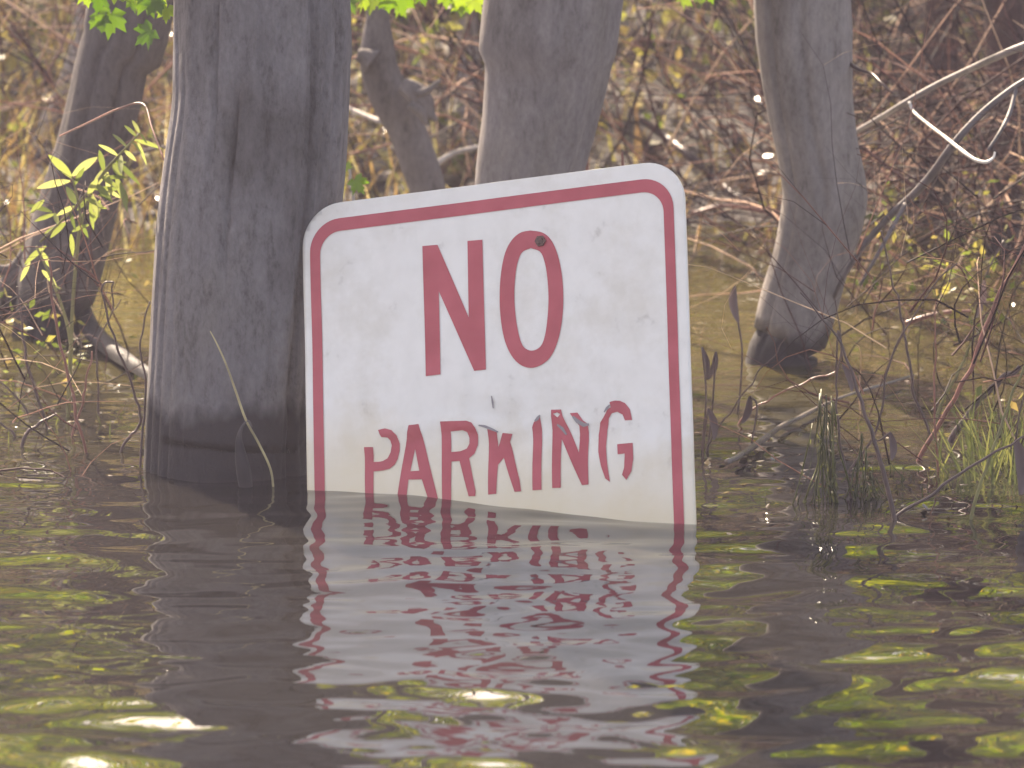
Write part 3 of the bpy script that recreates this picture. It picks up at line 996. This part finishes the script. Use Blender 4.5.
g.tube(catmull([(*P(x, y, Db), w / 2 * Db / F) for x, y, w in ((246, 490, 14), (243, 470, 15), (240, 452, 11), (239, 438, 6), (242, 427, 3), (248, 421, 2.4), (252, 427, 2))], 5), 8, notch_disp(3, .25, ()))
tag(g.build('bark_strip', M_SLIM), 'curled strip of pale bark in the water at the broad trunk foot', 'bark strip')


# willow sapling with narrow leaves
def willow(label, stems, leaves, D):
    leaves = leaves + [(x + random.uniform(-8, 14), y + random.uniform(-6, 16), x + random.uniform(-4, 24), y + random.uniform(2, 34), random.uniform(3, 6)) for x, y, _, _, _ in leaves[5:34:2]]
    base = stems[0][0]
    root = empty('willow_sapling', P(base[0], base[1], D), label, 'sapling')
    g = Geo()
    for s in stems:
        g.tube(catmull([(*P(x, y, D), w / 2 * D / F) for x, y, w in s], 5), 6)
    g.build('stem', M_OLIVE, root)
    lg = Geo()
    for (x, y, x2, y2, w) in leaves:
        a, c = np.array(P(x, y, D)), np.array(P(x2, y2, D + random.uniform(-.03, .03)))
        d = c - a
        s = np.cross(d, (0.0, 1.0, 0.3))
        s = s / np.linalg.norm(s) * w / 2 * D / F
        nrm = np.array([0, 1.0, 0]) * np.linalg.norm(d)
        b = len(lg.v)
        n = 7
        for i in range(n + 1):
            t = i / n
            c_ = a + d * t + np.array([0, 0, -1]) * np.linalg.norm(d) * 0.12 * (t * t - 0.3 * t) + nrm * 0.15 * t * t
            ww = math.sin(math.pi * min(0.98, t * 0.93 + 0.05)) ** 0.8
            lg.v += [tuple(c_ - s * ww + nrm * 0.02 * ww), tuple(c_), tuple(c_ + s * ww + nrm * 0.02 * ww)]
        for i in range(n):
            k = b + i * 3
            lg.f += [(k, k + 1, k + 4, k + 3), (k + 1, k + 2, k + 5, k + 4)]
            lg.m += [0, 0]
    lg.build('foliage', M_WILLOW, root)


lv = [(72, 178, 48, 152, 9), (72, 176, 97, 155, 9), (70, 181, 36, 186, 8), (74, 186, 84, 165, 5), (44, 200, 30, 212, 6), (76, 204, 66, 185, 8), (77, 210, 90, 196, 7),
      (76, 206, 56, 214, 6), (52, 212, 26, 203, 6), (55, 214, 34, 220, 5), (92, 190, 108, 164, 8), (88, 196, 97, 176, 7), (104, 172, 99, 148, 6), (112, 163, 122, 176, 8), (120, 155, 121, 172, 8),
      (118, 156, 98, 142, 5), (128, 148, 112, 132, 4), (132, 142, 142, 152, 5), (137, 137, 124, 124, 4), (140, 134, 147, 142, 5), (140, 134, 132, 119, 4), (100, 176, 118, 186, 6), (95, 184, 112, 200, 8),
      (90, 192, 99, 216, 7), (84, 198, 104, 206, 6), (110, 166, 126, 160, 5), (116, 176, 124, 200, 7), (120, 182, 127, 210, 6), (66, 222, 50, 236, 6), (72, 232, 90, 222, 5), (60, 226, 44, 232, 4),
      (100, 200, 94, 220, 6), (106, 190, 120, 196, 5), (124, 150, 136, 160, 5), (78, 220, 88, 236, 5), (46, 246, 24, 262, 6), (40, 250, 50, 266, 6), (30, 262, 20, 280, 5), (42, 270, 56, 284, 6)]
willow('yellow-green willow sapling with narrow leaves before the leaning trunk',
       [[(66, 470, 5), (70, 370, 5), (73, 300, 4), (78, 240, 4), (80, 211, 3), (72, 176, 2)], [(76, 250, 3), (88, 200, 3), (104, 172, 3), (120, 154, 2.5), (140, 133, 2)],
        [(72, 352, 4), (66, 320, 3.6), (52, 280, 3), (36, 246, 2.5)], [(40, 242, 3), (70, 212, 3), (112, 165, 2)]], lv, 4.42)
stem('dead_twig', 'thin arching red twig from the leaning trunk to the broad trunk', 'twig',
     [(60, 136, 2, 4.4), (90, 122, 2.4, 4.35), (118, 109, 2.6, 4.3), (143, 104, 2.4, 4.28), (152, 128, 2.2, 4.25), (164, 160, 2, 4.22)], M_REDTWIG)

# small maple shoot at the sign corner
root = empty('maple_shoot', P(354, 205, 4.55), 'small shoot with one bright maple leaf above the sign corner', 'shoot')
g = Geo()
g.tube(catmull([(*P(x, y, 4.55), w / 2 * 4.55 / F) for x, y, w in ((362, 560, 5), (358, 300, 5), (354, 205, 4), (351, 180, 3), (349, 166, 3))], 5), 6)
g.build('stem', M_PALE, root)
g = Geo()
maple_leaf(g, P(351, 174, 4.54), (0.45, 0.1, -0.7), (0.2, -0.9, 0.4), 26 * 4.54 / F)
maple_leaf(g, P(350, 172, 4.54), (-0.4, 0.2, 0.5), (0.2, -0.9, 0.6), 15 * 4.54 / F)
g.build('foliage', M_MAPLE, root)
for i, (x, y0, y1, lab) in enumerate(((586, 195, 142, 'thin red shoot just right of the wide trunk'), (622, 190, 152, 'short orange shoot above the sign top edge'))):
    stem('red_shoot', lab, 'shoot', [(x - 2, 480, 4, 4.7), (x - 1, 300, 4, 4.7), (x, y0, 3.5, 4.7), (x + 1, (y0 + y1) / 2, 3, 4.7), (x, y1, 2, 4.7)], M_REDTWIG, group=None)


# dry hanging leaves
def dry_leaf(label, x, y, ang, L, w, D, stalk=None):
    g = Geo()
    a = np.array(P(x, y, D))
    an = math.radians(ang)
    d = np.array([math.cos(an), 0.1, math.sin(an)])
    s = np.array([-math.sin(an), 0.5, math.cos(an)])
    s /= np.linalg.norm(s)
    k = D / F
    n = 8
    for i in range(n + 1):
        t = i / n
        c = a + d * L * k * t + s * 0.18 * L * k * math.sin(t * 2.4)
        ww = w / 2 * k * (math.sin(math.pi * (0.06 + 0.9 * t)) ** 0.7)
        g.v += [tuple(c - s * ww), tuple(c + np.array([0, .5, .1]) * ww), tuple(c + s * ww)]
    for i in range(n):
        q = i * 3
        g.f += [(q, q + 1, q + 4, q + 3), (q + 1, q + 2, q + 5, q + 4)]
        g.m += [0, 0]
    if stalk:
        g.tube(catmull([(*P(xx, yy, D), 1.0 * k) for xx, yy in [(x, y)] + stalk], 4), 5, mi=1)
    return tag(g.build('dry_leaf', [M_DRY, M_DARKTWIG]), label, 'leaf', 'dry leaves hanging on the right-hand twigs')


dry_leaf('curled dark dry leaf hanging left of the crooked trunk', 738, 322, 88, 36, 10, 4.45, [(742, 350), (740, 392), (736, 428), (736, 470)])
dry_leaf('upper one of the two dry leaves beside the sign edge', 702, 347, -88, 34, 6, 4.25, [(706, 400), (700, 470), (700, 520)])
dry_leaf('curved lower dry leaf beside the sign edge', 716, 352, -112, 30, 8, 4.25, [(712, 410), (706, 470), (706, 520)])
dry_leaf('dark dry leaf drooping near the sign waterline', 708, 408, -85, 34, 9, 4.2, [(704, 440), (702, 480), (702, 530)])
dry_leaf('dry leaf over the floating stick', 750, 396, -112, 30, 9, 4.3, [(757, 406), (752, 440), (742, 480)])
dry_leaf('dark dry leaf on the thin upright twig', 843, 364, -78, 30, 9, 4.2, [(838, 330), (836, 384)])
dry_leaf('dry leaf hanging by the foremost dark stem', 890, 432, -92, 30, 9, 4.05, [(880, 440), (874, 440)])
dry_leaf('twisted dry leaf high in the right tangle', 984, 280, -108, 40, 9, 4.5, [(992, 262), (1004, 240)])
dry_leaf('dark limp leaf lowest at the right edge', 1016, 440, -90, 58, 18, 3.98, [(1020, 410), (1030, 380)])


# hanging weed and grass
def weed(label, x, y0, y1, w, D, n, group=None):
    g = Geo()
    for i in range(n):
        xx = x + random.gauss(0, w / 2)
        top = y0 + (y1 - y0) * random.random() ** 1.1 * 0.85
        bend = random.gauss(0, w * 0.5)
        pts = []
        for j in range(7):
            t = j / 6
            pts.append((*P(xx + bend * t * t + random.gauss(0, 0.7) + (x - xx) * 0.5 * (1 - t), top + (y1 + 8 - top) * t, D + random.uniform(-.008, .008)), random.uniform(0.35, 1.1) * D / F))
        g.tube(catmull(pts, 2), 4)
        for j in range(4):
            q = np.array(pts[random.randrange(1, 7)][:3])
            leaf_card(g, q, RNG.normal(0, 1, 3) * (.6, .6, .6) - (0, 0, 1.0), RNG.normal(0, 1, 3) + np.array([0, -.3, .2]), random.uniform(5, 12) * D / F, 1.1 * D / F)
    return tag(g.build('hanging_weed', M_WEED), label, 'weed', group)


weed('tall drape of green weed left of the foremost stem', 826, 385, 505, 26, DW(500), 22, 'weed drapes on the right-hand stems')
weed('shorter dark drape of weed behind the foremost stem', 866, 430, 505, 22, DW(498), 16, 'weed drapes on the right-hand stems')


def clump(label, cx, ybase, hpx, wpx, n, name='grass_clump', mat=None):
    D = DW(ybase)
    g = Geo()
    for i in range(n):
        x = cx + random.gauss(0, wpx / 2)
        dd = D + random.uniform(-.05, .12)
        h = hpx * random.uniform(0.35, 1.1)
        a = P(x, ybase + 12, dd)
        sl = random.gauss(0, 0.35)
        pts = [np.array((a.x + sl * t * h * D / F, a.y, -0.02 + t * h * D / F - 0.25 * abs(sl) * t * t * h * D / F)) for t in np.linspace(0, 1, 6)]
        w = random.uniform(1.0, 3) / 2 * D / F
        b = len(g.v)
        for j, p in enumerate(pts):
            ww = w * (1 - (j / 5.2) ** 2)
            g.v += [(p[0] - ww, p[1] - ww * .4, p[2]), (p[0] + ww, p[1] + ww * .4, p[2])]
        for j in range(5):
            g.f.append((b + 2 * j, b + 2 * j + 1, b + 2 * j + 3, b + 2 * j + 2))
            g.m.append(0)
    o = g.build(name, mat or M_GRASS)
    return tag(o, kind='stuff') if name == 'water_weeds' else tag(o, label, 'grass')


clump('bright green grass clump standing in water at the right edge', 1004, 474, 100, 60, 220)
clump('short green weeds around the dark stick at right', 940, 492, 40, 90, 170, name='water_weeds')
clump('low green weeds under the hanging drapes', 850, 510, 34, 70, 110, name='water_weeds')
clump('sparse weeds in the water left of the broad trunk', 66, 440, 40, 90, 40, name='water_weeds')

# ------------------------------------------------------------------ brush, leaves and litter that nobody could count
g = Geo()


def twig(p, d, L, r, n=6, curl=0.5, g=g, grav=0.1):
    pts = []
    d = np.array(d, float)
    d /= np.linalg.norm(d)
    ax = RNG.normal(0, 1, 3)
    for i in range(n + 1):
        pts.append((*p, r * (1 - 0.75 * i / n)))
        p = p + d * L / n
        d = d + np.cross(ax, d) * curl / n + RNG.normal(0, 0.12, 3) + np.array([0, 0, -grav])
        d /= np.linalg.norm(d)
    g.tube(pts, 4, cap=False)
    return pts


def bushes(n, xr, yr, Lr, rr, sub):
    for i in range(n):
        x = random.uniform(*xr)
        y = yr[0] + (yr[1] - yr[0]) * random.random() ** 1.3
        z = max(bank_z(x, y), -0.02)
        a = random.uniform(0, 6.28)
        d = (math.cos(a), 0.5 * math.sin(a), random.choice((0.15, 0.5, 1.0, 1.8)))
        pts = twig(np.array((x, y, z + random.uniform(0, 0.18))), d, random.uniform(*Lr), random.uniform(*rr), curl=random.uniform(.3, 1.4))
        for k in range(sub):
            q = pts[random.randrange(2, 6)]
            twig(np.array(q[:3]), RNG.normal(0, 1, 3) + np.array((0, 0, .3)), random.uniform(.06, .2), q[3] * 0.55, 4)


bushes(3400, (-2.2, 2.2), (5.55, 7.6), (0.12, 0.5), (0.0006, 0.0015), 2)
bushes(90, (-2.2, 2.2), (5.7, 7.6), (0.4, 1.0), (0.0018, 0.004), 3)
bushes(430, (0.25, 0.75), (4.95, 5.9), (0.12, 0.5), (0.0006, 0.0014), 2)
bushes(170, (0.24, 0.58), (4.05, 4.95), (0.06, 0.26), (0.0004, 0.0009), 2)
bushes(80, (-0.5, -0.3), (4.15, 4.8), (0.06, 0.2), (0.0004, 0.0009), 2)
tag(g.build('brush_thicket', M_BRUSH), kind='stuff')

g = Geo()
for i in range(5200):
    x = random.uniform(-2.2, 2.2) if i % 3 else random.gauss(-0.55, 0.22)
    y = random.uniform(5.5, 7.6)
    z = max(bank_z(x, y), -0.01)
    h = random.uniform(.04, .16) * (1.3 if x < 0 else 0.8)
    sx, sy = random.gauss(0, .7), random.gauss(0, .5)
    w = random.uniform(.0006, .0018)
    b = len(g.v)
    for j in range(4):
        t = j / 3
        c = np.array((x + sx * h * t * t, y + sy * h * t * t, z + h * t - 0.35 * h * abs(sx) * t * t))
        ww = w * (1.05 - t)
        g.v += [tuple(c - (ww, 0, 0)), tuple(c + (ww, ww * .5, 0))]
    for j in range(3):
        g.f.append((b + 2 * j, b + 2 * j + 1, b + 2 * j + 3, b + 2 * j + 2))
        g.m.append(0)
tag(g.build('dry_grass', M_DRYGRASS), kind='stuff')

g = Geo()
for i in range(9000):
    x = random.uniform(-2.4, 2.4)
    y = 5.6 + 3.2 * random.random() ** 1.2
    z = bank_z(x, y)
    if z < 0.002:
        continue
    d = RNG.normal(0, 1, 3) * (1, 1, .35)
    L = random.uniform(.02, .05)
    leaf_card(g, np.array((x, y, z + abs(random.gauss(0, .012)))), d, np.array([0, 0, 1.0]) + RNG.normal(0, .5, 3), L, L * .33)
tag(g.build('leaf_litter', M_LITTER), kind='stuff')

g = Geo()
cl = [(random.uniform(-2.2, 2.2), random.uniform(5.8, 7.4), random.uniform(.03, .5)) for _ in range(110)]
cl += [(random.uniform(-1.2, 0.3), random.uniform(5.7, 6.8), random.uniform(.06, .4)) for _ in range(60)]
low = [(random.uniform(.26, .62), random.uniform(4.2, 5.7), random.uniform(.015, .12)) for _ in range(46)] + [(random.uniform(-.55, -.36), random.uniform(4.4, 5.6), random.uniform(.01, .09)) for _ in range(16)]
for i in range(650):
    p = np.array(low[random.randrange(len(low))]) + RNG.normal(0, .022, 3)
    p[2] = max(p[2], 0.004)
    L = random.uniform(.006, .015)
    leaf_card(g, p, RNG.normal(0, 1, 3), RNG.normal(0, 1, 3) + np.array([0, 0, .6]), L, L * .25)
for i in range(5200):
    c = cl[random.randrange(len(cl))]
    p = np.array(c) + RNG.normal(0, .07, 3)
    p[2] = max(p[2], bank_z(p[0], p[1]) + .01)
    L = random.uniform(.012, .03)
    leaf_card(g, p, RNG.normal(0, 1, 3), RNG.normal(0, 1, 3) + np.array([0, 0, .6]), L, L * .3)
tag(g.build('undergrowth_leaves', M_UNDER), kind='stuff')

g = Geo()
cl = []
for _ in range(700):
    y = random.uniform(12, 18)
    cl.append((random.uniform(-8, 8), y, bank_z(0, y) * 0.6 + random.uniform(.1, 3.9)))
for i in range(41000):
    c = cl[random.randrange(len(cl))]
    p = np.array(c) + RNG.normal(0, .34, 3)
    p[2] = max(p[2], bank_z(p[0], p[1]) + .02)
    L = random.uniform(.12, .22)
    leaf_card(g, p, RNG.normal(0, 1, 3), RNG.normal(0, 1, 3) + np.array([0, 0, .8]), L, L * .36)
cl = []
for _ in range(210):
    y = random.uniform(7.3, 11)
    x = random.uniform(-2.6, 2.6)
    cl.append((x, y, 0.14 * (y - 4.1) + random.uniform(0.0, 1.3)))
for i in range(9500):
    c = cl[random.randrange(len(cl))]
    p = np.array(c) + RNG.normal(0, 1, 3) * (.15, .15, .08)
    L = random.uniform(.045, .09)
    leaf_card(g, p, RNG.normal(0, 1, 3), RNG.normal(0, 1, 3) + np.array([0, 0, .8]), L, L * .36)
for i in range(2600):
    y = random.uniform(9.5, 11.5)
    p = np.array((random.uniform(-2.2, 2.2), y, 0.3 * (y - 3.3) + random.uniform(-.1, 1.5)))
    L = random.uniform(.07, .13)
    leaf_card(g, p, RNG.normal(0, 1, 3), RNG.normal(0, 1, 3) + np.array([0, 0, .8]), L, L * .36)
tag(g.build('woodland_foliage', M_CROWN), kind='stuff')

g = Geo()
spots = [(random.gauss(70, 60), random.gauss(425, 22)) for _ in range(70)] + [(random.gauss(880, 80), random.gauss(475, 24)) for _ in range(110)] \
    + [(random.gauss(740, 20), random.gauss(460, 5)) for _ in range(14)] + [(random.gauss(155, 12), random.gauss(472, 3)) for _ in range(14)] \
    + [(random.uniform(0, 150), random.uniform(300, 400)) for _ in range(50)] + [(random.uniform(860, 1024), random.uniform(300, 430)) for _ in range(60)]
for (px, py) in spots:
    D = DW(max(py, 262))
    c = np.array(P(px, max(py, 262), D))
    L = random.uniform(.004, .010)
    leaf_card(g, c + np.array((0, 0, .001)), RNG.normal(0, 1, 3) * (1, 1, .25), np.array([0, 0, 1.0]) + RNG.normal(0, .25, 3), L, L * .3)
tag(g.build('glint_debris', M_GLINT), kind='stuff')  # small glossy bits added to throw sun glints along the waterline

# ------------------------------------------------------------------ thin scattering volume added to imitate the veil of lens glare
VEIL = 0.0048
if VEIL:
    me = bpy.data.meshes.new('glare_veil')
    x0, x1, y0, y1, z0, z1 = -130, 130, -130, 130, -2, 12
    vs = [(x, y, z) for z in (z0, z1) for y in (y0, y1) for x in (x0, x1)]
    me.from_pydata(vs, [], [(0, 2, 3, 1), (4, 5, 7, 6), (0, 1, 5, 4), (2, 6, 7, 3), (0, 4, 6, 2), (1, 3, 7, 5)])
    m = bpy.data.materials.new('glare_veil_volume')
    m.use_nodes = True
    nt = m.node_tree
    nt.nodes.remove(nt.nodes['Principled BSDF'])
    v = nt.nodes.new('ShaderNodeVolumePrincipled')
    v.inputs['Color'].default_value = (0.84, 0.79, 1.0, 1)
    v.inputs['Density'].default_value = VEIL
    v.inputs['Anisotropy'].default_value = 0.2
    nt.links.new(v.outputs[0], nt.nodes['Material Output'].inputs['Volume'])
    tag(link('glare_veil', me, m), kind='stuff')
